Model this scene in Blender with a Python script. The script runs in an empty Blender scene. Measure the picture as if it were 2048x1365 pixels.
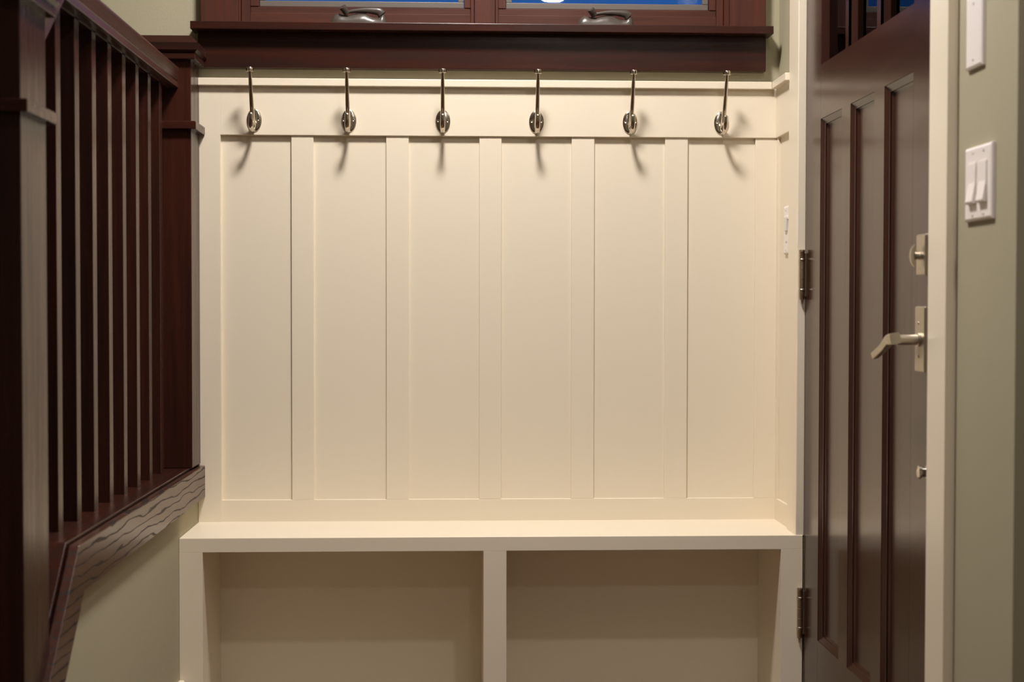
import bpy, bmesh, math, random
from mathutils import Vector, Matrix

random.seed(7)
scene = bpy.context.scene
COL = scene.collection

# ------------------------------------------------------------------ camera
CAM_Z = 1.03
cam_data = bpy.data.cameras.new('camera')
cam_data.sensor_width = 36.0
cam_data.lens = 50.0
cam_data.clip_start = 0.05
cam_data.dof.use_dof = True
cam_data.dof.focus_distance = 3.46
cam_data.dof.aperture_fstop = 4.5
cam = bpy.data.objects.new('camera', cam_data)
COL.objects.link(cam)
yaw, pitch, roll = math.radians(2.2823), math.radians(-1.3976), math.radians(-0.0683)
fwd = Vector((math.sin(yaw) * math.cos(pitch), math.cos(yaw) * math.cos(pitch), math.sin(pitch)))
rgt = Vector((math.cos(yaw), -math.sin(yaw), 0))
dwn = fwd.cross(rgt)
r2 = math.cos(roll) * rgt + math.sin(roll) * dwn
d2 = -math.sin(roll) * rgt + math.cos(roll) * dwn
M = Matrix((r2, -d2, -fwd)).transposed().to_4x4()
M.translation = Vector((0, 0, CAM_Z))
cam.matrix_world = M
scene.camera = cam

# ------------------------------------------------------------------ world (dusk sky) and exposure
world = bpy.data.worlds.new('dusk_sky')
scene.world = world
world.use_nodes = True
wn = world.node_tree.nodes
wn['Background'].inputs['Color'].default_value = (0.035, 0.17, 0.62, 1)
wn['Background'].inputs['Strength'].default_value = 0.62
scene.view_settings.view_transform = 'Standard'
scene.view_settings.look = 'None'
scene.view_settings.gamma = 1.0
scene.view_settings.exposure = 0.0
scene.view_settings.use_curve_mapping = False
LAMP_COLOR = (1.0, 0.935, 0.885)
DOME_STRENGTH = 214.0        # flush ceiling lamp over the bench
CAN_STRENGTH = 330.0         # recessed downlights behind the camera and the added corner one


# ------------------------------------------------------------------ materials
def new_mat(name):
    m = bpy.data.materials.new(name)
    m.use_nodes = True
    nt = m.node_tree
    return m, nt, nt.nodes['Principled BSDF']


def node(nt, kind, **kw):
    n = nt.nodes.new(kind)
    for k, v in kw.items():
        if hasattr(n, k):
            setattr(n, k, v)
        else:
            n.inputs[k].default_value = v
    return n


def paint(name, col, rough=0.45, var=0.03, bump=0.06, scale=160.0, spec=0.5):
    m, nt, b = new_mat(name)
    L = nt.links.new
    geo = node(nt, 'ShaderNodeNewGeometry')
    n1 = node(nt, 'ShaderNodeTexNoise', Scale=3.0, Detail=3.0)
    L(geo.outputs['Position'], n1.inputs['Vector'])
    ramp = node(nt, 'ShaderNodeValToRGB')
    ramp.color_ramp.elements[0].color = (*[c * (1 - var) for c in col], 1)
    ramp.color_ramp.elements[1].color = (*[min(1, c * (1 + var)) for c in col], 1)
    L(n1.outputs['Fac'], ramp.inputs['Fac'])
    L(ramp.outputs['Color'], b.inputs['Base Color'])
    n2 = node(nt, 'ShaderNodeTexNoise', Scale=scale, Detail=2.0)
    L(geo.outputs['Position'], n2.inputs['Vector'])
    bp = node(nt, 'ShaderNodeBump', Strength=bump, Distance=0.001)
    L(n2.outputs['Fac'], bp.inputs['Height'])
    L(bp.outputs['Normal'], b.inputs['Normal'])
    b.inputs['Roughness'].default_value = rough
    b.inputs['Specular IOR Level'].default_value = spec
    return m


def wood(name, axis, dark, mid, rough=0.23, cathedral=False, coat=0.08, streak=1.0):
    """stained oak: pores stretched along one axis"""
    m, nt, b = new_mat(name)
    L = nt.links.new
    geo = node(nt, 'ShaderNodeNewGeometry')
    mp = node(nt, 'ShaderNodeMapping')
    s = [70.0, 70.0, 70.0]
    s['XYZ'.index(axis)] = 3.0
    mp.inputs['Scale'].default_value = s
    L(geo.outputs['Position'], mp.inputs['Vector'])
    n1 = node(nt, 'ShaderNodeTexNoise', Scale=1.0, Detail=5.0, Roughness=0.65)
    L(mp.outputs['Vector'], n1.inputs['Vector'])
    mp2 = node(nt, 'ShaderNodeMapping')
    s2 = [11.0, 11.0, 11.0]
    s2['XYZ'.index(axis)] = 1.2
    mp2.inputs['Scale'].default_value = s2
    L(geo.outputs['Position'], mp2.inputs['Vector'])
    n2 = node(nt, 'ShaderNodeTexNoise', Scale=1.0, Detail=3.0, Roughness=0.5)
    L(mp2.outputs['Vector'], n2.inputs['Vector'])
    mix = node(nt, 'ShaderNodeMath', operation='MULTIPLY_ADD')
    L(n1.outputs['Fac'], mix.inputs[0])
    mix.inputs[1].default_value = 0.6
    add = node(nt, 'ShaderNodeMath', operation='MULTIPLY')
    L(n2.outputs['Fac'], add.inputs[0])
    add.inputs[1].default_value = 0.4
    L(add.outputs[0], mix.inputs[2])
    fac = mix.outputs[0]
    ramp = node(nt, 'ShaderNodeValToRGB')
    ramp.color_ramp.elements[0].position = 0.35
    ramp.color_ramp.elements[1].position = 0.68
    ramp.color_ramp.elements[0].color = (*dark, 1)
    ramp.color_ramp.elements[1].color = (*mid, 1)
    L(fac, ramp.inputs['Fac'])
    colour = ramp.outputs['Color']
    height = fac
    if cathedral:
        mp3 = node(nt, 'ShaderNodeMapping')
        mp3.inputs['Scale'].default_value = (1.0, 0.16, 1.0)
        mp3.inputs['Rotation'].default_value = (0.07, 0, 0)
        L(geo.outputs['Position'], mp3.inputs['Vector'])
        w = node(nt, 'ShaderNodeTexWave', wave_type='BANDS', bands_direction='Z')
        w.inputs['Scale'].default_value = 17.0
        w.inputs['Distortion'].default_value = 5.0
        w.inputs['Detail'].default_value = 2.5
        w.inputs['Detail Scale'].default_value = 2.2
        L(mp3.outputs['Vector'], w.inputs['Vector'])
        r3 = node(nt, 'ShaderNodeValToRGB')
        r3.color_ramp.elements[0].position = 0.02
        r3.color_ramp.elements[0].color = (0.25, 0.25, 0.25, 1)
        r3.color_ramp.elements[1].position = 0.10
        r3.color_ramp.elements[1].color = (1, 1, 1, 1)
        L(w.outputs['Fac'], r3.inputs['Fac'])
        mx = node(nt, 'ShaderNodeMix', data_type='RGBA', blend_type='MULTIPLY')
        mx.inputs['Factor'].default_value = 1.0
        L(colour, mx.inputs['A'])
        L(r3.outputs['Color'], mx.inputs['B'])
        colour = mx.outputs['Result']
        hm = node(nt, 'ShaderNodeMath', operation='MULTIPLY')
        L(fac, hm.inputs[0])
        L(r3.outputs['Color'], hm.inputs[1])
        height = hm.outputs[0]
        rr = node(nt, 'ShaderNodeMapRange')
        rr.inputs['To Min'].default_value = 0.75
        rr.inputs['To Max'].default_value = rough
        L(r3.outputs['Color'], rr.inputs['Value'])
        L(rr.outputs['Result'], b.inputs['Roughness'])
    L(colour, b.inputs['Base Color'])
    bp = node(nt, 'ShaderNodeBump', Strength=0.12, Distance=0.0010)
    b.inputs['Specular IOR Level'].default_value = 0.3
    L(height, bp.inputs['Height'])
    L(bp.outputs['Normal'], b.inputs['Normal'])
    if not cathedral:
        rg = node(nt, 'ShaderNodeMapRange')
        rg.inputs['From Min'].default_value = 0.35
        rg.inputs['From Max'].default_value = 0.65
        rg.inputs['To Min'].default_value = rough * (1 + 0.7 * streak)
        rg.inputs['To Max'].default_value = rough * (1 - 0.15 * streak)
        L(fac, rg.inputs['Value'])
        L(rg.outputs['Result'], b.inputs['Roughness'])
    b.inputs['Coat Weight'].default_value = coat
    b.inputs['Coat Roughness'].default_value = 0.15
    return m


def metal(name, col, rough, aniso=0.0):
    m, nt, b = new_mat(name)
    geo = node(nt, 'ShaderNodeNewGeometry')
    n = node(nt, 'ShaderNodeTexNoise', Scale=90.0, Detail=2.0)
    nt.links.new(geo.outputs['Position'], n.inputs['Vector'])
    mr = node(nt, 'ShaderNodeMapRange')
    mr.inputs['To Min'].default_value = rough * 0.85
    mr.inputs['To Max'].default_value = rough * 1.15
    nt.links.new(n.outputs['Fac'], mr.inputs['Value'])
    nt.links.new(mr.outputs['Result'], b.inputs['Roughness'])
    b.inputs['Base Color'].default_value = (*col, 1)
    b.inputs['Metallic'].default_value = 1.0
    return m


def glass(name):
    m = bpy.data.materials.new(name)
    m.use_nodes = True
    nt = m.node_tree
    nt.nodes.clear()
    out = node(nt, 'ShaderNodeOutputMaterial')
    tr = node(nt, 'ShaderNodeBsdfTransparent')
    tr.inputs['Color'].default_value = (0.9, 0.93, 0.93, 1)
    gl = node(nt, 'ShaderNodeBsdfGlossy')
    gl.inputs['Roughness'].default_value = 0.01
    fr = node(nt, 'ShaderNodeFresnel', IOR=1.5)
    mx = node(nt, 'ShaderNodeMixShader')
    nt.links.new(fr.outputs[0], mx.inputs[0])
    nt.links.new(tr.outputs[0], mx.inputs[1])
    nt.links.new(gl.outputs[0], mx.inputs[2])
    nt.links.new(mx.outputs[0], out.inputs['Surface'])
    return m


def glow(name, col, strength):
    m, nt, b = new_mat(name)
    b.inputs['Base Color'].default_value = (0.9, 0.88, 0.82, 1)
    geo = node(nt, 'ShaderNodeNewGeometry')
    n = node(nt, 'ShaderNodeTexNoise', Scale=6.0, Detail=1.0)
    nt.links.new(geo.outputs['Position'], n.inputs['Vector'])
    mr = node(nt, 'ShaderNodeMapRange')
    mr.inputs['To Min'].default_value = strength * 0.97
    mr.inputs['To Max'].default_value = strength * 1.03
    nt.links.new(n.outputs['Fac'], mr.inputs['Value'])
    nt.links.new(mr.outputs['Result'], b.inputs['Emission Strength'])
    b.inputs['Emission Color'].default_value = (*col, 1)
    return m


CREAM = paint('cream_trim_paint', (0.82, 0.732, 0.585), 0.36, 0.012, 0.05, 90.0)
SAGE = paint('sage_wall_paint', (0.40, 0.365, 0.255), 0.75, 0.02, 0.25, 220.0, 0.3)
CEIL = paint('ceiling_paint', (0.80, 0.77, 0.70), 0.85, 0.01, 0.2, 200.0, 0.2)
PLASTIC = paint('white_plastic', (0.86, 0.80, 0.77), 0.35, 0.004, 0.0, 50.0)
PLASTIC_GREY = paint('smoky_plastic', (0.72, 0.69, 0.66), 0.3, 0.004, 0.0, 50.0)
INK = paint('grey_ink', (0.30, 0.27, 0.25), 0.6, 0.004, 0.0, 50.0)
SCREEN_METAL = paint('taupe_enamel', (0.125, 0.105, 0.092), 0.4, 0.02, 0.02, 100.0)
CRANK_METAL = paint('taupe_crank_enamel', (0.062, 0.049, 0.040), 0.30, 0.03, 0.02, 100.0, 0.45)
DK, MD = (0.0165, 0.0050, 0.0034), (0.056, 0.0160, 0.0098)
WOOD_X = wood('stained_oak_x', 'X', DK, MD)
WOOD_Y = wood('stained_oak_y', 'Y', DK, MD)
WOOD_Z = wood('stained_oak_z', 'Z', DK, MD)
WOOD_SKIRT = wood('stained_oak_cathedral', 'Y', (0.042, 0.018, 0.013), (0.085, 0.037, 0.026), 0.27, True)
WOOD_RAIL = wood('handrail_oak', 'Y', (0.022, 0.0075, 0.0052), (0.072, 0.026, 0.018), 0.30)
WOOD_RAIL.node_tree.nodes['Principled BSDF'].inputs['Specular IOR Level'].default_value = 0.5
WIN_X = wood('window_fir_x', 'X', (0.042, 0.0100, 0.0050), (0.094, 0.0230, 0.0105), 0.42)
WIN_Z = wood('window_fir_z', 'Z', (0.042, 0.0100, 0.0050), (0.094, 0.0230, 0.0105), 0.42)
DOOR_Z = wood('door_fir_z', 'Z', (0.030, 0.0105, 0.0072), (0.050, 0.019, 0.0125), 0.25, False, 0.3, 0.15)
DOOR_Y = wood('door_fir_y', 'Y', (0.030, 0.0105, 0.0072), (0.050, 0.019, 0.0125), 0.25, False, 0.3, 0.15)
FLOOR_MAT = wood('floor_oak', 'Y', (0.06, 0.024, 0.011), (0.13, 0.056, 0.026), 0.35)
NICKEL = metal('polished_nickel', (0.66, 0.60, 0.52), 0.17)
SATIN = metal('satin_nickel', (0.53, 0.475, 0.39), 0.36)
BRONZE = metal('antique_bronze', (0.40, 0.32, 0.225), 0.45)
CHROME = metal('chrome', (0.66, 0.62, 0.56), 0.12)
GLASS = glass('window_glass')
DARK_EXT = paint('exterior_dark_paint', (0.05, 0.045, 0.045), 0.7, 0.05, 0.2, 60.0)
CONCRETE = paint('porch_concrete', (0.2, 0.19, 0.18), 0.85, 0.1, 0.3, 40.0)

# ------------------------------------------------------------------ builders
WORLD_POS = {}


def link(o, parent, pos):
    pos = Vector(pos)
    COL.objects.link(o)
    if parent is not None:
        o.parent = parent
        o.location = pos - WORLD_POS[parent.name]
    else:
        o.location = pos
    WORLD_POS[o.name] = pos
    return o


def empty(name, pos, label=None, cat=None, group=None, kind=None):
    o = bpy.data.objects.new(name, None)
    o.empty_display_size = 0.05
    link(o, None, pos)
    return tag(o, label, cat, group, kind)


def tag(o, label=None, cat=None, group=None, kind=None):
    if label:
        o['label'] = label
    if cat:
        o['category'] = cat
    if group:
        o['group'] = group
    if kind:
        o['kind'] = kind
    return o


def finish(name, bm, mat, parent, pos, smooth=False, angle=None):
    """bm is in world coordinates; the object's origin goes to pos"""
    bmesh.ops.translate(bm, vec=-Vector(pos), verts=bm.verts)
    bmesh.ops.recalc_face_normals(bm, faces=bm.faces)
    me = bpy.data.meshes.new(name)
    bm.to_mesh(me)
    bm.free()
    me.materials.append(mat)
    if smooth:
        for p in me.polygons:
            p.use_smooth = True
        if angle is not None and hasattr(me, 'set_sharp_from_angle'):
            me.set_sharp_from_angle(angle=math.radians(angle))
    o = bpy.data.objects.new(name, me)
    return link(o, parent, pos)


def bm_box(bm, x0, x1, y0, y1, z0, z1, bevel=0.0, seg=2):
    vs = [bm.verts.new((x, y, z)) for x in (x0, x1) for y in (y0, y1) for z in (z0, z1)]
    fs = [(0, 1, 3, 2), (4, 6, 7, 5), (0, 4, 5, 1), (2, 3, 7, 6), (0, 2, 6, 4), (1, 5, 7, 3)]
    faces = [bm.faces.new([vs[i] for i in f]) for f in fs]
    if bevel > 0:
        edges = list({e for f in faces for e in f.edges})
        bmesh.ops.bevel(bm, geom=edges, offset=bevel, segments=seg, affect='EDGES', profile=0.5)


def box(name, x, y, z, mat, parent=None, bevel=0.0012, seg=2):
    bm = bmesh.new()
    bm_box(bm, x[0], x[1], y[0], y[1], z[0], z[1], bevel, seg)
    return finish(name, bm, mat, parent, ((x[0] + x[1]) / 2, (y[0] + y[1]) / 2, z[0]), False)


def boxes(name, lst, mat, parent=None, bevel=0.0):
    bm = bmesh.new()
    for x, y, z in lst:
        bm_box(bm, x[0], x[1], y[0], y[1], z[0], z[1], bevel)
    x, y, z = lst[0]
    return finish(name, bm, mat, parent, ((x[0] + x[1]) / 2, (y[0] + y[1]) / 2, z[0]))


def prism(name, pts, axis, a0, a1, mat, parent=None, bevel=0.0012):
    """polygon pts in the two other axes (in XYZ order) extruded along axis"""
    bm = bmesh.new()

    def P(p, a):
        return {'X': (a, p[0], p[1]), 'Y': (p[0], a, p[1]), 'Z': (p[0], p[1], a)}[axis]
    A = [bm.verts.new(P(p, a0)) for p in pts]
    B = [bm.verts.new(P(p, a1)) for p in pts]
    fs = [bm.faces.new(A), bm.faces.new(B)]
    n = len(pts)
    for i in range(n):
        fs.append(bm.faces.new((A[i], A[(i + 1) % n], B[(i + 1) % n], B[i])))
    if bevel > 0:
        edges = list({e for f in fs for e in f.edges})
        bmesh.ops.bevel(bm, geom=edges, offset=bevel, segments=2, affect='EDGES', profile=0.5)
    c = P(pts[0], a0)
    return finish(name, bm, mat, parent, c, False)


def bm_loft(bm, rings, cap=True):
    R = [[bm.verts.new(p) for p in r] for r in rings]
    n = len(R[0])
    for a, b in zip(R, R[1:]):
        for i in range(n):
            bm.faces.new((a[i], a[(i + 1) % n], b[(i + 1) % n], b[i]))
    if cap:
        bm.faces.new(R[0])
        bm.faces.new(R[-1])


def bm_lathe(bm, origin, axis, prof, n=24, ex=1.0, ey=1.0):
    """prof: list of (distance along axis, radius)"""
    ax = Vector(axis).normalized()
    u = ax.orthogonal().normalized()
    if abs(ax.y) > 0.9:
        u = Vector((1, 0, 0))
    elif abs(ax.x) > 0.9:
        u = Vector((0, 1, 0))
    v = ax.cross(u)
    rings = []
    for d, r in prof:
        rings.append([Vector(origin) + ax * d + u * (math.cos(2 * math.pi * i / n) * r * ex)
                      + v * (math.sin(2 * math.pi * i / n) * r * ey) for i in range(n)])
    bm_loft(bm, rings)


def lathe(name, origin, axis, prof, mat, parent=None, n=24, ex=1.0, ey=1.0, angle=40):
    bm = bmesh.new()
    bm_lathe(bm, origin, axis, prof, n, ex, ey)
    return finish(name, bm, mat, parent, origin, True, angle)


def catmull(pts, k=6):
    pts = [Vector(p) for p in pts]
    P = [pts[0] * 2 - pts[1]] + pts + [pts[-1] * 2 - pts[-2]]
    out = []
    for i in range(1, len(P) - 2):
        for j in range(k):
            t = j / k
            a, b, c, d = P[i - 1], P[i], P[i + 1], P[i + 2]
            out.append(0.5 * ((2 * b) + (c - a) * t + (2 * a - 5 * b + 4 * c - d) * t * t + (3 * b - a - 3 * c + d) * t ** 3))
    out.append(pts[-1])
    return out


def sweep(name, path, side, sizes, mat, parent, pos, n=12, power=2.0, round_end=False):
    """path of vectors; side = constant sideways axis; sizes = (half width, half thickness) per path fraction"""
    bm = bmesh.new()
    side = Vector(side).normalized()
    m = len(path)
    rings = []
    for i, p in enumerate(path):
        t = (path[min(i + 1, m - 1)] - path[max(i - 1, 0)]).normalized()
        nrm = t.cross(side).normalized()
        f = i / (m - 1) * (len(sizes) - 1)
        k = min(int(f), len(sizes) - 2)
        w = sizes[k][0] + (sizes[k + 1][0] - sizes[k][0]) * (f - k)
        h = sizes[k][1] + (sizes[k + 1][1] - sizes[k][1]) * (f - k)
        ring = []
        for j in range(n):
            a = 2 * math.pi * j / n
            ca, sa = math.cos(a), math.sin(a)
            e = 2.0 / power
            ring.append(p + side * (w * math.copysign(abs(ca) ** e, ca)) + nrm * (h * math.copysign(abs(sa) ** e, sa)))
        rings.append(ring)
    if round_end:
        t = (path[-1] - path[-2]).normalized()
        last = rings[-1]
        c = path[-1]
        for s, d in ((0.8, 0.4), (0.45, 0.75), (0.1, 0.9)):
            rings.append([c + (q - c) * s + t * (d * sizes[-1][1]) for q in last])
    bm_loft(bm, rings)
    return finish(name, bm, mat, parent, pos, True, 50)


def frame_ring(name, plane_x, y, z, loops, mat, parent):
    """moulding inside a rectangular opening on a wall facing -X; loops of (inset, depth)"""
    bm = bmesh.new()
    rings = []
    for ins, dep in loops:
        rings.append([(plane_x + dep, y[0] + ins, z[0] + ins), (plane_x + dep, y[1] - ins, z[0] + ins),
                      (plane_x + dep, y[1] - ins, z[1] - ins), (plane_x + dep, y[0] + ins, z[1] - ins)])
    bm_loft(bm, rings, cap=False)
    return finish(name, bm, mat, parent, (plane_x, (y[0] + y[1]) / 2, z[0]))


# ------------------------------------------------------------------ setting: shell
YW, XW = 3.572, 0.815            # back wall plane, door wall plane
ZCEIL = 2.84
S = dict(kind='structure')
tag(box('floor', (-2.1, 2.3), (-2.6, 3.75), (-0.05, 0.0), FLOOR_MAT, None, 0), kind='structure')
tag(box('ceiling', (-2.1, 2.3), (-2.6, 3.75), (ZCEIL, ZCEIL + 0.06), CEIL, None, 0), kind='structure')
WX0, WX1, WZ0, WZ1 = -0.545, 0.695, 1.712, 2.46      # window opening
tag(boxes('wall_back', [((-2.1, WX0), (YW, 3.75), (0, ZCEIL)), ((WX1, 0.99), (YW, 3.75), (0, ZCEIL)),
                        ((WX0, WX1), (YW, 3.75), (0, WZ0)), ((WX0, WX1), (YW, 3.75), (WZ1, ZCEIL))], SAGE), kind='structure')
DY0, DY1, DZ1 = 2.36, 3.315, 2.06                     # door opening
tag(boxes('wall_right', [((XW, 0.96), (2.04, DY0), (0, ZCEIL)), ((XW, 0.96), (DY1, YW), (0, ZCEIL)),
                         ((XW, 0.96), (DY0, DY1), (DZ1, ZCEIL))], SAGE), kind='structure')
tag(box('wall_right_return', (0.96, 2.3), (2.04, 2.16), (0, ZCEIL), SAGE, None, 0), kind='structure')
tag(box('wall_hall', (2.2, 2.3), (-2.5, 2.04), (0, ZCEIL), SAGE, None, 0), kind='structure')
tag(box('wall_left', (-2.1, -2.0), (-2.5, YW), (0, ZCEIL), SAGE, None, 0), kind='structure')
tag(box('wall_front', (-2.1, 2.3), (-2.6, -2.5), (0, ZCEIL), SAGE, None, 0), kind='structure')

# knee wall below the stair railing
SK_Y, SK_SLOPE = 2.3645, 1.035
XK = -0.637
knee = [(1.95, 0.0), (1.95, 0.60 - (2.388 - 1.95) * SK_SLOPE), (2.388, 0.60), (3.546, 0.60), (3.546, 0.0)]
tag(prism('wall_knee', knee, 'X', -0.765, XK, SAGE, None, 0), kind='structure')
tag(prism('baseboard_knee', [(XK, 0), (-0.622, 0), (-0.622, 0.158), (-0.626, 0.165), (XK, 0.165)], 'Y', 1.95, 3.293, CREAM, None, 0.0008), kind='structure')

# landing and steps behind the railing
st = empty('staircase', (-1.38, 2.6, 0), 'dark wooden stair flight and landing behind the balusters', 'stairs')
box('landing', (-1.998, -0.767), (2.36, YW - 0.002), (0.56, 0.60), WOOD_Y, st)
for k, (y0, zt) in enumerate(((2.10, 0.40), (1.84, 0.20))):
    box('tread', (-1.998, -0.767), (y0 - 0.02, y0 + 0.26), (zt - 0.03, zt), WOOD_X, st)
for k, (y0, zt) in enumerate(((2.36, 0.56), (2.10, 0.37), (1.84, 0.17))):
    box('riser', (-1.998, -0.767), (y0, y0 + 0.018), (zt - 0.17, zt), WOOD_X, st)

# ------------------------------------------------------------------ setting: wainscot
YR, YS, YP = 3.543, 3.547, 3.5545        # hook rail, stiles, panels
XL, XR_ = -0.630, 0.8017
ZB, ZP0, ZP1, ZC0, ZC1 = 0.4941, 0.5478, 1.4522, 1.5722, 1.5905
w1 = empty('trim_1', (0.09, YS, ZB), 'cream board and batten panelling on the back wall', None, None, 'structure')
edges = [-0.579, -0.4055, -0.351, -0.1715, -0.1158, 0.0597, 0.1145, 0.2897, 0.3465, 0.5238, 0.5808, 0.7512]
box('corner_stile', (-0.6365, -0.579), (YR, YW), (ZB - 0.003, ZC0 + 0.002), CREAM, w1, 0.0007)
for i in range(1, 6):
    box('stile', (edges[2 * i - 1], edges[2 * i]), (YS, YW), (ZP0, ZP1 + 0.006), CREAM, w1, 0.0008)
box('stile', (edges[11], 0.812), (YS, YW), (ZP0, ZP1 + 0.006), CREAM, w1, 0.0008)
for i in range(6):
    box('panel', (edges[2 * i] - 0.001, edges[2 * i + 1] + 0.001), (YP, YW), (ZP0 - 0.001, ZP1 + 0.004), CREAM, w1, 0)
box('bottom_rail', (-0.5795, 0.812), (YS, YW), (ZB - 0.003, ZP0), CREAM, w1, 0.0010)
box('hook_rail', (-0.5795, 0.810), (YR, YW), (ZP1, ZC0 + 0.002), CREAM, w1, 0.0012)
box('cap_molding', (-0.6365, 0.7885), (YR - 0.013, YW), (ZC0, ZC1), CREAM, w1, 0.0014)

w2 = empty('trim_2', (0.81, 3.46, ZB), 'cream panelling returning along the short wall beside the door', None, None, 'structure')
YE = 3.389
box('stile', (0.8050, XW + 0.002), (3.528, YS + 0.004), (ZP0, ZP1 + 0.006), CREAM, w2, 0.0008)
box('panel', (0.8112, XW), (YE, 3.529), (ZP0 - 0.001, ZP1 + 0.004), CREAM, w2, 0)
box('bottom_rail', (0.8050, XW + 0.002), (YE, YS + 0.004), (ZB - 0.003, ZP0), CREAM, w2, 0.0008)
box('top_rail', (XR_, XW + 0.002), (YE, YR + 0.004), (ZP1, ZC0 + 0.002), CREAM, w2, 0.0010)
box('cap_molding', (0.7885, XW + 0.002), (YE, YR - 0.0135), (ZC0, ZC1), CREAM, w2, 0.0014)

# ------------------------------------------------------------------ setting: door
XD = 0.8175
CX = 0.798                                  # casing face
tag(box('trim_3', (CX, XW + 0.003), (3.297, 3.3885), (ZB - 0.0025, 2.15), CREAM, None, 0.0020), 'cream flat door casing on the hinge side above the bench', kind='structure')
tag(box('trim_4', (CX, XW + 0.003), (2.2872, 2.377), (0, 2.15), CREAM, None, 0.0022), 'cream flat door casing on the latch side beside the switches', kind='structure')
tag(box('trim_5', (CX - 0.004, XW), (2.27, 3.405), (2.15, 2.27), CREAM, None, 0.0020), 'cream head casing above the door', kind='structure')
tag(boxes('trim_6', [((XD + 0.001, 0.96), (3.2985, DY1), (0, DZ1)), ((XD + 0.001, 0.96), (DY0, 2.3755), (0, DZ1)),
                     ((XD + 0.001, 0.96), (2.3755, 3.2985), (2.046, DZ1))], CREAM), 'cream door jamb', kind='structure')
door = empty('door_1', (XD, 2.84, 0), 'dark stained front door with three lights over three tall panels', None, None, 'structure')
DT = 0.045
P_Y = [(2.9906, 3.1614), (2.7570, 2.9258), (2.5204, 2.6923)]
PZ = (0.276, 1.4505)
LY = [(2.9670, 3.1690), (2.7440, 2.9440), (2.5210, 2.7200)]
LZ = (1.5715, 1.925)
box('stile', (XD, XD + DT), (3.165, 3.2945), (0.008, 2.042), DOOR_Z, door, 0.0012)
box('stile', (XD, XD + DT), (2.380, 2.5208), (0.008, 2.042), DOOR_Z, door, 0.0012)
box('rail', (XD, XD + DT), (2.5204, 3.1652), (0.008, PZ[0]), DOOR_Y, door, 0)
box('rail', (XD, XD + DT), (2.5204, 3.1652), (PZ[1], LZ[0]), DOOR_Y, door, 0)
box('rail', (XD, XD + DT), (2.5204, 3.1652), (LZ[1], 2.042), DOOR_Y, door, 0)
box('mullion', (XD, XD + DT), (2.9258, 2.9906), PZ, DOOR_Z, door, 0)
box('mullion', (XD, XD + DT), (2.6923, 2.7570), PZ, DOOR_Z, door, 0)
box('muntin', (XD, XD + DT), (2.9440, 2.9670), LZ, DOOR_Z, door, 0)
box('muntin', (XD, XD + DT), (2.7200, 2.7440), LZ, DOOR_Z, door, 0)
for y in P_Y:
    y1 = (y[0], 3.165 if y[1] > 3.16 else y[1])
    p = box('panel', (XD + 0.0135, XD + 0.03), (y1[0] - 0.001, y1[1] + 0.001), (PZ[0] - 0.001, PZ[1] + 0.001), DOOR_Z, door, 0)
    frame_ring('panel_molding', XD, y1, PZ, [(0.0, 0.0), (0.0005, 0.0015), (0.0020, 0.0022), (0.010, 0.0070), (0.0125, 0.0078),
                                            (0.0125, 0.0105), (0.0175, 0.0135)], DOOR_Z, p)
for y in LY:
    p = box('pane', (XD + 0.0185, XD + 0.0225), (y[0], y[1]), LZ, GLASS, door, 0)
    frame_ring('glazing_bead', XD, y, LZ, [(0.0, 0.0), (0.0, 0.006), (0.004, 0.0185)], DOOR_Z, p)

for zc in (0.3113, 1.1033, 1.895):           # butt hinges
    h = lathe('hinge', (0.8072, 3.2885, zc - 0.0575), (0, 0, 1),
              [(0, 0.003), (0.0005, 0.0058), (0.005, 0.0058), (0.006, 0.0064), (0.021, 0.0064), (0.0215, 0.0056), (0.0225, 0.0056),
               (0.023, 0.0064), (0.0455, 0.0064), (0.046, 0.0056), (0.047, 0.0056), (0.0475, 0.0064), (0.0685, 0.0064),
               (0.069, 0.0056), (0.070, 0.0056), (0.0705, 0.0064), (0.092, 0.0064), (0.0925, 0.0056), (0.0935, 0.0056), (0.094, 0.0064),
               (0.112, 0.0064), (0.1125, 0.0068), (0.1165, 0.0064), (0.117, 0.003)], BRONZE, door, 20)
    for dz in (0.0225, 0.0930):
        lathe('bearing_ring', (0.8072, 3.2885, zc - 0.0575 + dz - 0.003), (0, 0, 1), [(0, 0.0066), (0.001, 0.0074), (0.005, 0.0074), (0.006, 0.0066)], SATIN, h, 20)
    box('hinge_leaf', (0.8090, XD + 0.0015), (3.2885, 3.2925), (zc - 0.050, zc + 0.052), BRONZE, h, 0.0006)

# deadbolt
db = box('deadbolt', (0.8005, XD), (2.398, 2.4475), (1.0845, 1.1555), SATIN, door, 0.0030, 3)
bm = bmesh.new()
bm_lathe(bm, (0.8005, 2.424, 1.118), (-1, 0, 0), [(0, 0.008), (0.001, 0.0068), (0.006, 0.0062), (0.011, 0.0075)], 18)
pts = [(0.7905, 1.118 + 0.0190), (0.7872, 1.118 + 0.0165), (0.7838, 1.118 + 0.010), (0.7825, 1.118), (0.7838, 1.118 - 0.010), (0.7872, 1.118 - 0.0165),
       (0.7905, 1.118 - 0.0190), (0.7925, 1.118 - 0.010), (0.7935, 1.118), (0.7925, 1.118 + 0.010)]
A = [bm.verts.new((x, 2.4205, z)) for x, z in pts]
B = [bm.verts.new((x, 2.4275, z)) for x, z in pts]
bm.faces.new(A)
bm.faces.new(B)
for i in range(len(pts)):
    j = (i + 1) % len(pts)
    bm.faces.new((A[i], A[j], B[j], B[i]))
finish('thumb_turn', bm, SATIN, db, (0.8005, 2.424, 1.118), True, 40)

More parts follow.
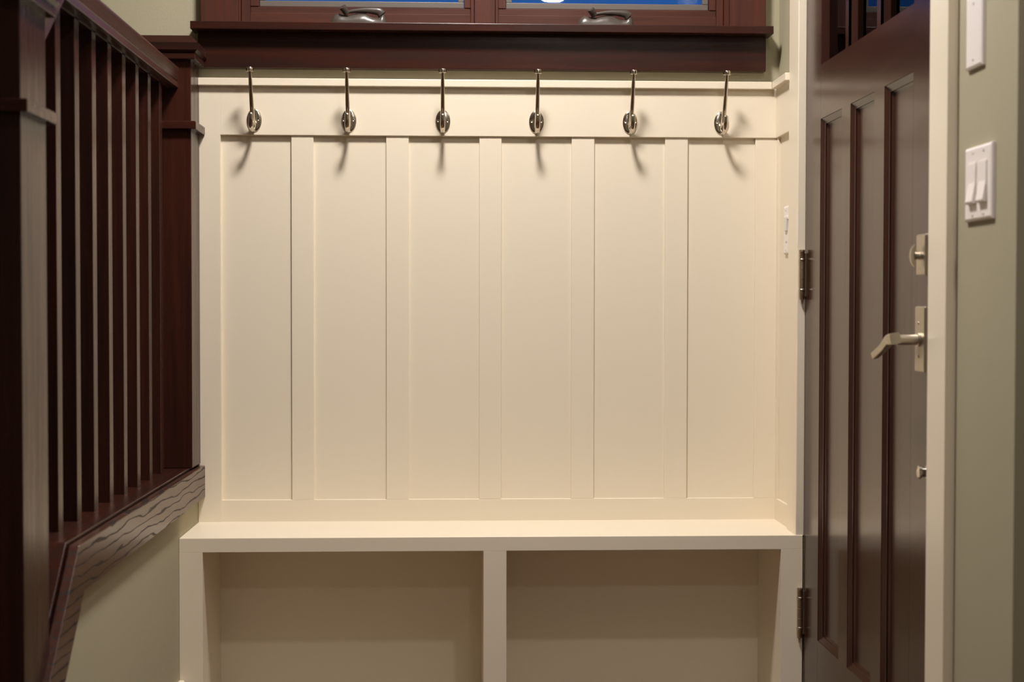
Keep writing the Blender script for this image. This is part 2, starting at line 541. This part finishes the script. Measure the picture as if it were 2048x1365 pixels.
# lever handle
lv = box('lever_plate', (0.8005, XD), (2.399, 2.4515), (0.9175, 1.031), SATIN, door, 0.0030, 3)
lathe('lever_neck', (0.8005, 2.428, 0.9735), (-1, 0, 0), [(0, 0.0125), (0.003, 0.0125), (0.004, 0.0098), (0.030, 0.0094), (0.038, 0.0098)], SATIN, lv, 24)
lev = catmull([(0.7560, 2.416, 0.9755), (0.7560, 2.432, 0.9745), (0.7565, 2.452, 0.9720), (0.7580, 2.490, 0.9580), (0.7590, 2.545, 0.9420)], 5)
sweep('lever', lev, (0.98, 0, 0.2), [(0.0095, 0.0098), (0.0105, 0.0098), (0.0085, 0.0078), (0.0070, 0.0066), (0.0065, 0.0064)], SATIN, lv, (0.756, 2.428, 0.9735), 16, 5.0)
lathe('privacy_screw', (0.8005, 2.430, 1.0015), (-1, 0, 0), [(0, 0.003), (0.001, 0.003), (0.0018, 0.0015)], CHROME, lv, 12)
lathe('privacy_screw', (0.8005, 2.430, 0.9440), (-1, 0, 0), [(0, 0.003), (0.001, 0.003), (0.0018, 0.0015)], CHROME, lv, 12)
lathe('stop_knob', (XD, 2.425, 0.7435), (-1, 0, 0), [(0, 0.011), (0.003, 0.011), (0.004, 0.0085), (0.012, 0.0085), (0.0135, 0.0115), (0.0165, 0.0115), (0.0175, 0.009), (0.0165, 0.006)], CHROME, door, 20)

# porch outside the door; ceiling and walls added to keep the glass dark
tag(box('floor_porch', (0.96, 4.2), (1.0, 5.0), (-0.15, -0.05), CONCRETE, None, 0), kind='structure')
tag(box('ceiling_porch_blocker', (0.99, 4.2), (1.0, 5.4), (2.35, 2.45), DARK_EXT, None, 0), kind='structure')
tag(box('wall_porch_blocker', (4.1, 4.2), (1.0, 5.4), (-0.05, 2.35), DARK_EXT, None, 0), kind='structure')
tag(box('wall_porch_end_blocker', (0.99, 4.1), (5.3, 5.4), (-0.05, 2.35), DARK_EXT, None, 0), kind='structure')

# ------------------------------------------------------------------ setting: window
win = empty('window_1', (0.075, YW, 1.7245), 'dark wood casement window pair with metal screens above the hook rail', None, None, 'structure')
box('stool', (-0.6455, 0.787), (3.508, 3.600), (1.7055, 1.7245), WOOD_X, win, 0.0012)
box('apron', (-0.6331, 0.7754), (3.542, YW), (1.6181, 1.7055), WOOD_X, win, 0.0012)
box('casing', (-0.6256, -0.5351), (3.542, YW), (1.7245, 2.44), WIN_Z, win, 0.0012)
box('casing', (0.6848, 0.7750), (3.542, YW), (1.7245, 2.44), WIN_Z, win, 0.0012)
box('head_casing', (-0.64, 0.79), (3.536, YW), (2.44, 2.56), WIN_X, win, 0.0012)
box('jamb', (WX0, -0.5310), (3.560, 3.74), (1.7245, 2.45), WIN_Z, win, 0)
box('jamb', (0.6735, WX1), (3.560, 3.74), (1.7245, 2.45), WIN_Z, win, 0)
box('head_jamb', (-0.5310, 0.6735), (3.560, 3.74), (2.43, 2.45), WIN_X, win, 0)
box('sill', (-0.5310, 0.6735), (3.600, 3.76), (1.7130, 1.7245), WIN_X, win, 0)
box('mullion', (0.0475, 0.0988), (3.560, 3.70), (1.7245, 2.43), WIN_Z, win, 0.0015)
for (x0, x1) in ((-0.5310, 0.0475), (0.0988, 0.6735)):
    l = x0 < -0.3
    s0, s1 = (0.0215, 0.0095) if l else (0.0085, 0.0175)      # stops beside casing and mullion
    box('stop', (x0 + 0.0008, x0 + s0), (3.570, 3.60), (1.7245, 2.43), WIN_Z, win, 0.0012)
    box('stop', (x1 - s1, x1 - 0.0008), (3.570, 3.60), (1.7245, 2.43), WIN_Z, win, 0.0012)
    box('stop', (x0 + s0, x1 - s1), (3.575, 3.60), (1.7245, 1.7590), WIN_X, win, 0.0008)
    a0, a1 = ((-0.4890, 0.0222) if l else (0.1263, 0.6390))
    sash = box('sash_rail', (x0 + s0, x1 - s1), (3.584, 3.64), (1.7590, 1.7768), WIN_X, win, 0.0010)
    box('sash_stile', (x0 + s0, a0), (3.582, 3.64), (1.7768, 2.43), WIN_Z, win, 0.0010)
    box('sash_stile', (a1, x1 - s1), (3.582, 3.64), (1.7768, 2.43), WIN_Z, win, 0.0010)
    box('sash_rail', (a0, a1), (3.584, 3.64), (2.38, 2.43), WIN_X, win, 0.0010)
    scr = box('screen_frame', (a0 + 0.0008, a1 - 0.0008), (3.592, 3.604), (1.7785, 1.7932), SCREEN_METAL, win, 0.0012)
    for q0, q1 in ((a0 + 0.0008, a0 + 0.0155), (a1 - 0.0155, a1 - 0.0008)):
        box('screen_stile', (q0, q1), (3.592, 3.604), (1.7936, 2.3645), SCREEN_METAL, scr, 0.0012)
    box('screen_rail', (a0 + 0.0008, a1 - 0.0008), (3.592, 3.604), (2.365, 2.379), SCREEN_METAL, scr, 0.0012)
    box('pane', (a0, a1), (3.626, 3.630), (1.7768, 2.38), GLASS, win, 0)


def crank(x0, x1):
    """folding casement crank; x0..x1 is the length of its cover"""
    ln = x1 - x0
    yc, z0 = 3.553, 1.7245
    bm = bmesh.new()
    prof = [(0.0, 0.004, 0.006), (0.03, 0.015, 0.011), (0.07, 0.024, 0.014), (0.14, 0.0305, 0.016), (0.22, 0.0265, 0.016), (0.32, 0.0245, 0.0165),
            (0.42, 0.0285, 0.0165), (0.52, 0.0315, 0.0165), (0.62, 0.0310, 0.0165), (0.70, 0.0240, 0.0165), (0.76, 0.0200, 0.016), (0.86, 0.0200, 0.016),
            (0.90, 0.0275, 0.0155), (0.935, 0.0320, 0.0145), (0.965, 0.0240, 0.0125), (0.985, 0.014, 0.010), (1.0, 0.004, 0.006)]
    rings = []
    for t, h, w in prof:
        x = x0 + ln * t
        rings.append([(x, yc - w, z0), (x, yc - w * 0.97, z0 + h * 0.35), (x, yc - w * 0.78, z0 + h * 0.75), (x, yc - w * 0.42, z0 + h * 0.96), (x, yc, z0 + h),
                      (x, yc + w * 0.42, z0 + h * 0.96), (x, yc + w * 0.78, z0 + h * 0.75), (x, yc + w * 0.97, z0 + h * 0.35), (x, yc + w, z0)])
    bm_loft(bm, rings)
    c = finish('crank_cover', bm, CRANK_METAL, win, ((x0 + x1) / 2, yc, z0), True, 60)
    path = catmull([(x0 + ln * 0.915, yc - 0.003, z0 + 0.0270), (x0 + ln * 0.85, yc - 0.004, z0 + 0.0345), (x0 + ln * 0.65, yc - 0.005, z0 + 0.0370),
                    (x0 + ln * 0.46, yc - 0.007, z0 + 0.0355), (x0 + ln * 0.29, yc - 0.009, z0 + 0.0310)], 6)
    sweep('crank_handle', path, (0, 1, 0), [(0.0095, 0.0110), (0.0100, 0.0090), (0.0088, 0.0066), (0.0070, 0.0046), (0.0058, 0.0036)], CRANK_METAL, c, (x0 + ln * 0.85, yc, z0 + 0.03), 14, 3.2)
    kx = x0 + ln * 0.305
    lathe('crank_knob', (kx, yc - 0.009, z0 + 0.0275), (-0.50, -0.50, 0.71), [(0, 0.005), (0.002, 0.0078), (0.009, 0.0080), (0.0185, 0.0090), (0.0215, 0.0082), (0.0225, 0.005)], CRANK_METAL, c, 18)


crank(-0.3100, -0.1690)
crank(0.3020, 0.4450)

# ------------------------------------------------------------------ bench
YB0 = 3.2952
bench = empty('storage_bench', (0.088, 3.42, 0), 'cream built-in bench with two open cubbies below the panelling', 'bench')
BZ = ZB - 0.0006
box('seat_top', (-0.6365, 0.8145), (YB0, 3.5520), (0.4605, BZ), CREAM, bench, 0.0008)
box('side_panel', (-0.6365, -0.583), (YB0, 3.5455), (0.0, 0.4605), CREAM, bench, 0.0004)
box('divider', (0.0656, 0.1191), (YB0, 3.5455), (0.02, 0.4605), CREAM, bench, 0.0004)
box('side_panel', (0.7634, 0.8145), (YB0, 3.5455), (0.0, 0.4605), CREAM, bench, 0.0004)
box('back_panel', (-0.583, 0.0656), (3.5455, 3.555), (0.02, 0.4605), CREAM, bench, 0)
box('back_panel', (0.1191, 0.7634), (3.5455, 3.555), (0.02, 0.4605), CREAM, bench, 0)
box('cubby_floor', (-0.583, 0.7634), (YB0 + 0.001, 3.5455), (0.0, 0.02), CREAM, bench, 0.0010)

# ------------------------------------------------------------------ stair railing
NX0, NX1 = -0.765, -0.6302
NXC = (NX0 + NX1) / 2
rail = empty('stair_railing', (NXC, 2.8, 0.60), 'dark stained oak stair railing with square balusters and two newel posts', 'railing')


# skirt board (face towards the bench)
def rake(y, ykink, zlevel, slope=SK_SLOPE):
    return zlevel - max(0.0, ykink - y) * slope


YEND = 1.96
ZT, ZBt = 0.6345, 0.5560
kb = 2.3925
skirt = [(YEND, rake(YEND, SK_Y, ZT)), (SK_Y, ZT), (3.5425, ZT), (3.5425, ZBt), (kb, ZBt), (YEND, rake(YEND, kb, ZBt))]
prism('skirt_board', skirt, 'X', -0.6366, -0.6193, WOOD_SKIRT, rail, 0.0018)
# base cap the balusters stand on
capk = 2.3600
ct, cb = 0.6400, 0.6010
cap = [(YEND, rake(YEND, capk, ct)), (capk, ct), (3.5455, ct), (3.5455, cb), (capk + 0.028, cb), (YEND, rake(YEND, capk + 0.028, cb))]
prism('base_cap', cap, 'X', -0.7660, -0.6400, WOOD_Y, rail, 0.0015)
# level balusters
for k in range(8):
    yf = 2.4690 + 0.1220 * k
    box('baluster', (-0.7130, -0.6825), (yf, yf + 0.0305), (ct - 0.001, 1.556), WOOD_Z, rail, 0.0012)
# handrail: profile (x offset from centre, z) swept level then raking
half = [(0.0300, 1.5490), (0.0372, 1.5497), (0.0378, 1.5510), (0.0352, 1.5640), (0.0350, 1.5655), (0.0362, 1.5668), (0.0402, 1.5915),
        (0.0398, 1.5955), (0.0380, 1.5985), (0.0340, 1.6003), (0.0150, 1.6012)]
prof = half + [(-a, z) for a, z in reversed(half)]
RK, RAIL_SLOPE = 2.448, 0.78
bm = bmesh.new()
rings = []
for y in (2.2240, RK, 3.4325):
    rings.append([(NXC + dx, y, rake(y, RK, z, RAIL_SLOPE)) for dx, z in prof])
bm_loft(bm, rings)
hr = finish('handrail', bm, WOOD_RAIL, rail, (NXC, RK, 1.56))
box('fillet', (-0.7130, -0.6825), (RK, 3.4315), (1.5470, 1.5535), WOOD_Y, hr, 0)


def newel(y0, y1, zbot, ztop, name='newel_post', cap_back=None):
    """square newel with collar, neck moulding and bevelled cap; ztop = underside of the neck moulding"""
    n = box(name, (NX0, NX1), (y0, y1), (zbot, ztop + 0.02), WOOD_Z, rail, 0.0020)
    o = 0.014
    yb = (lambda v: min(y1 + v, cap_back)) if cap_back else (lambda v: y1 + v)
    box('collar', (NX0 - o, NX1 + o), (y0 - o, yb(o)), (ztop - 0.1655, ztop - 0.1465), WOOD_X, n, 0.0015)
    box('neck_molding', (NX0 - 0.0135, NX1 + 0.0135), (y0 - 0.0135, yb(0.0135)), (ztop, ztop + 0.0150), WOOD_X, n, 0.0015)
    z1 = ztop + 0.0205
    bm = bmesh.new()
    def rect(e, z):
        return [(NX0 - e, y0 - e, z), (NX1 + e, y0 - e, z), (NX1 + e, yb(e), z), (NX0 - e, yb(e), z)]
    bm_loft(bm, [rect(0.010, z1 - 0.006), rect(0.018, z1), rect(0.0195, z1 + 0.001), rect(0.0195, z1 + 0.0180), rect(0.0185, z1 + 0.019), rect(0.002, z1 + 0.0370)])
    finish('cap', bm, WOOD_X, n, (NXC, (y0 + y1) / 2, z1))
    return n


newel(3.4317, 3.5415, ct, 1.6165, cap_back=3.5415)
newel(2.0956, 2.2259, 0.0, 1.4755)

# ------------------------------------------------------------------ coat hooks
HOOKX = [-0.4957, -0.2632, -0.0310, 0.2012, 0.4348, 0.6640]
HLAB = ['nickel coat hook closest to the dark stair newel post',
        'second nickel coat hook from the stair newel post',
        'nickel coat hook left of the middle of the cream rail, third from newel',
        'nickel coat hook right of the middle of the cream rail, third from door',
        'second nickel coat hook counted from the front door',
        'nickel coat hook closest to the dark front door']
HGROUP = 'coat hooks on the cream rail'
HZ = 1.4885


def make_hook():
    y = YR
    h = empty('coat_hook', (0, y, HZ), HLAB[0], 'coat hook', HGROUP)
    lathe('back_plate', (0, y, HZ), (0, -1, 0), [(0, 1.0), (0.0016, 1.0), (0.0028, 0.94), (0.0036, 0.76), (0.0040, 0.45), (0.0041, 0.1)], NICKEL, h, 40, 0.0186, 0.0288, 60)
    path = catmull([(0, y - 0.002, HZ - 0.016), (0, y - 0.021, HZ - 0.003), (0, y - 0.041, HZ + 0.024), (0, y - 0.055, HZ + 0.058), (0, y - 0.0660, HZ + 0.088), (0, y - 0.0735, HZ + 0.1105)], 6)
    arm = sweep('long_arm', path, (1, 0, 0), [(0.0062, 0.0056), (0.0056, 0.0050), (0.0052, 0.0046), (0.0047, 0.0043), (0.0042, 0.0042)], NICKEL, h, (0, y, HZ), 14, 2.4)
    ax = Vector((0, -0.10, 0.99)).normalized()
    lathe('knob', Vector((0, y - 0.0733, HZ + 0.1075)), ax, [(0, 0.0042), (0.0006, 0.0088), (0.0014, 0.0096), (0.0088, 0.0096), (0.0104, 0.0088), (0.0110, 0.004)], NICKEL, arm, 24)
    path = catmull([(0, y - 0.003, HZ - 0.010), (0, y - 0.016, HZ - 0.0240), (0, y - 0.035, HZ - 0.0290), (0, y - 0.053, HZ - 0.0230), (0, y - 0.0620, HZ - 0.0075), (0, y - 0.0630, HZ + 0.0085)], 6)
    sweep('short_hook', path, (1, 0, 0), [(0.0052, 0.0050), (0.0056, 0.0042), (0.0058, 0.0038), (0.0060, 0.0036), (0.0056, 0.0036)], NICKEL, h, (0, y, HZ), 14, 2.0, True)
    for q in (-1, 1):
        lathe('screw', (q * 0.0122, y - 0.0030, HZ + 0.001), (0, -1, 0), [(0, 0.0034), (0.0013, 0.0034), (0.0018, 0.0027), (0.0013, 0.0015), (0.0007, 0.0008)], CHROME, h, 14)
    return h


def copy_tree(o, parent=None):
    c = o.copy()
    COL.objects.link(c)
    if parent is not None:
        c.parent = parent
    for ch in list(o.children):
        copy_tree(ch, c)
    return c


hook0 = make_hook()
for i, x in enumerate(HOOKX):
    h = hook0 if i == 0 else copy_tree(hook0)
for i, h in enumerate([o for o in COL.objects if o.parent is None and o.name.startswith('coat_hook')]):
    h.location = (HOOKX[i], YR, HZ)
    h['label'] = HLAB[i]

# ------------------------------------------------------------------ switches and plates
def plate_x(name, xw, y, z, t, parent, mat=PLASTIC):
    """bevelled wall plate facing -X"""
    bm = bmesh.new()
    e = 0.0045
    rings = [[(xw - d, y[0] + i, z[0] + i), (xw - d, y[1] - i, z[0] + i), (xw - d, y[1] - i, z[1] - i), (xw - d, y[0] + i, z[1] - i)]
             for i, d in ((0, 0), (0, t * 0.35), (e * 0.25, t * 0.75), (e, t))]
    bm_loft(bm, rings)
    return finish(name, bm, mat, parent, (xw, (y[0] + y[1]) / 2, z[0]))


def screw_x(xf, y, z, parent):
    lathe('screw', (xf, y, z), (-1, 0, 0), [(0, 0.0030), (0.0006, 0.0030), (0.0011, 0.0018), (0.0008, 0.0006)], PLASTIC_GREY, parent, 12)


p1 = empty('blank_wall_plate', (XW, 2.203, 1.404), 'white blank wall plate above the double switch', 'wall plate')
plate_x('plate', XW, (2.1680, 2.2380), (1.4035, 1.5190), 0.0060, p1)
screw_x(XW - 0.006, 2.205, 1.4178, p1)
screw_x(XW - 0.006, 2.205, 1.5052, p1)

p2 = empty('double_light_switch', (XW, 2.18, 1.164), 'white two-gang plate with two paddle switches beside the door casing', 'light switch')
plate_x('plate', XW, (2.1220, 2.2370), (1.1640, 1.2805), 0.0060, p2)
for yc in (2.2010, 2.1565):
    fr = boxes('switch_frame', [((XW - 0.0070, XW - 0.0055), (yc - 0.0165, yc + 0.0165), (1.1890, 1.2560))], PLASTIC, p2, 0.0006)
    prism('paddle', [(XW - 0.0065, 1.2540), (XW - 0.0075, 1.2540), (XW - 0.0078, 1.2240), (XW - 0.0130, 1.1945), (XW - 0.0118, 1.1910), (XW - 0.0065, 1.1905)], 'Y', yc - 0.0150, yc + 0.0150, PLASTIC, fr, 0.0007)
    screw_x(XW - 0.006, yc, 1.2712, p2)
    screw_x(XW - 0.006, yc, 1.1735, p2)

xs = 0.8112
p3 = empty('motion_sensor_switch', (xs, 3.434, 1.158), 'white motion sensor switch on the narrow panel beside the door hinge', 'light switch')
plate_x('plate', xs, (3.3990, 3.4690), (1.1575, 1.2755), 0.0062, p3)
boxes('switch_button', [((xs - 0.0095, xs - 0.0060), (3.4170, 3.4510), (1.2420, 1.2500))], PLASTIC, p3, 0.0008)
prism('sensor_lens', [(3.4180, 1.2480), (3.4500, 1.2480), (3.4440, 1.2140), (3.4240, 1.2140)], 'X', xs - 0.0110, xs - 0.0060, PLASTIC_GREY, p3, 0.0010)
boxes('printed_mark', [((xs - 0.0064, xs - 0.0061), (3.4280, 3.4470), (1.1850, 1.1862)), ((xs - 0.0064, xs - 0.0061), (3.4300, 3.4470), (1.1880, 1.1890))], INK, p3)
screw_x(xs - 0.0062, 3.4450, 1.2655, p3)
screw_x(xs - 0.0062, 3.4450, 1.1680, p3)

# ------------------------------------------------------------------ lamps
LAMP_GLOW = glow('frosted_lamp_glow', LAMP_COLOR, DOME_STRENGTH)
CAN_GLOW = glow('downlight_glow', LAMP_COLOR, CAN_STRENGTH)
LX, LYY = 0.04, 2.63
lm = empty('flush_ceiling_light', (LX, LYY, ZCEIL), 'round drum ceiling light with frosted diffuser over the bench', 'ceiling light')
lathe('drum', (LX, LYY, ZCEIL), (0, 0, -1), [(0, 0.182), (0.062, 0.182), (0.065, 0.179), (0.065, 0.172), (0.062, 0.1690), (0.020, 0.1690)], DARK_EXT, lm, 48)
lathe('diffuser', (LX, LYY, ZCEIL - 0.021), (0, 0, -1), [(0, 0.1680), (0.006, 0.164), (0.010, 0.140), (0.013, 0.085), (0.014, 0.004)], LAMP_GLOW, lm, 48)
for (x, y, lab) in ((0.66, 1.08, 'round recessed ceiling downlight nearer the front door'), (0.573, -1.14, 'round recessed ceiling downlight farther back in the hall'), (1.85, 1.15, 'added unseen downlight around the corner, brightening the wall edge by the switches')):  # third one is an added lamp that lifts the wall edge and near newel
    rl = empty('recessed_light', (x, y, ZCEIL), lab, 'ceiling light', 'recessed hall downlights')
    bm = bmesh.new()
    n = 32
    R = []
    for r, d in ((0.085, 0.0), (0.084, 0.004), (0.064, 0.005), (0.062, 0.0005)):
        R.append([(x + r * math.cos(2 * math.pi * i / n), y + r * math.sin(2 * math.pi * i / n), ZCEIL - d) for i in range(n)])
    bm_loft(bm, R, cap=False)
    finish('trim_ring', bm, CEIL, rl, (x, y, ZCEIL))
    lathe('lens', (x, y, ZCEIL - 0.0005), (0, 0, -1), [(0, 0.061), (0.002, 0.060), (0.006, 0.03), (0.007, 0.002)], CAN_GLOW, rl, 32)
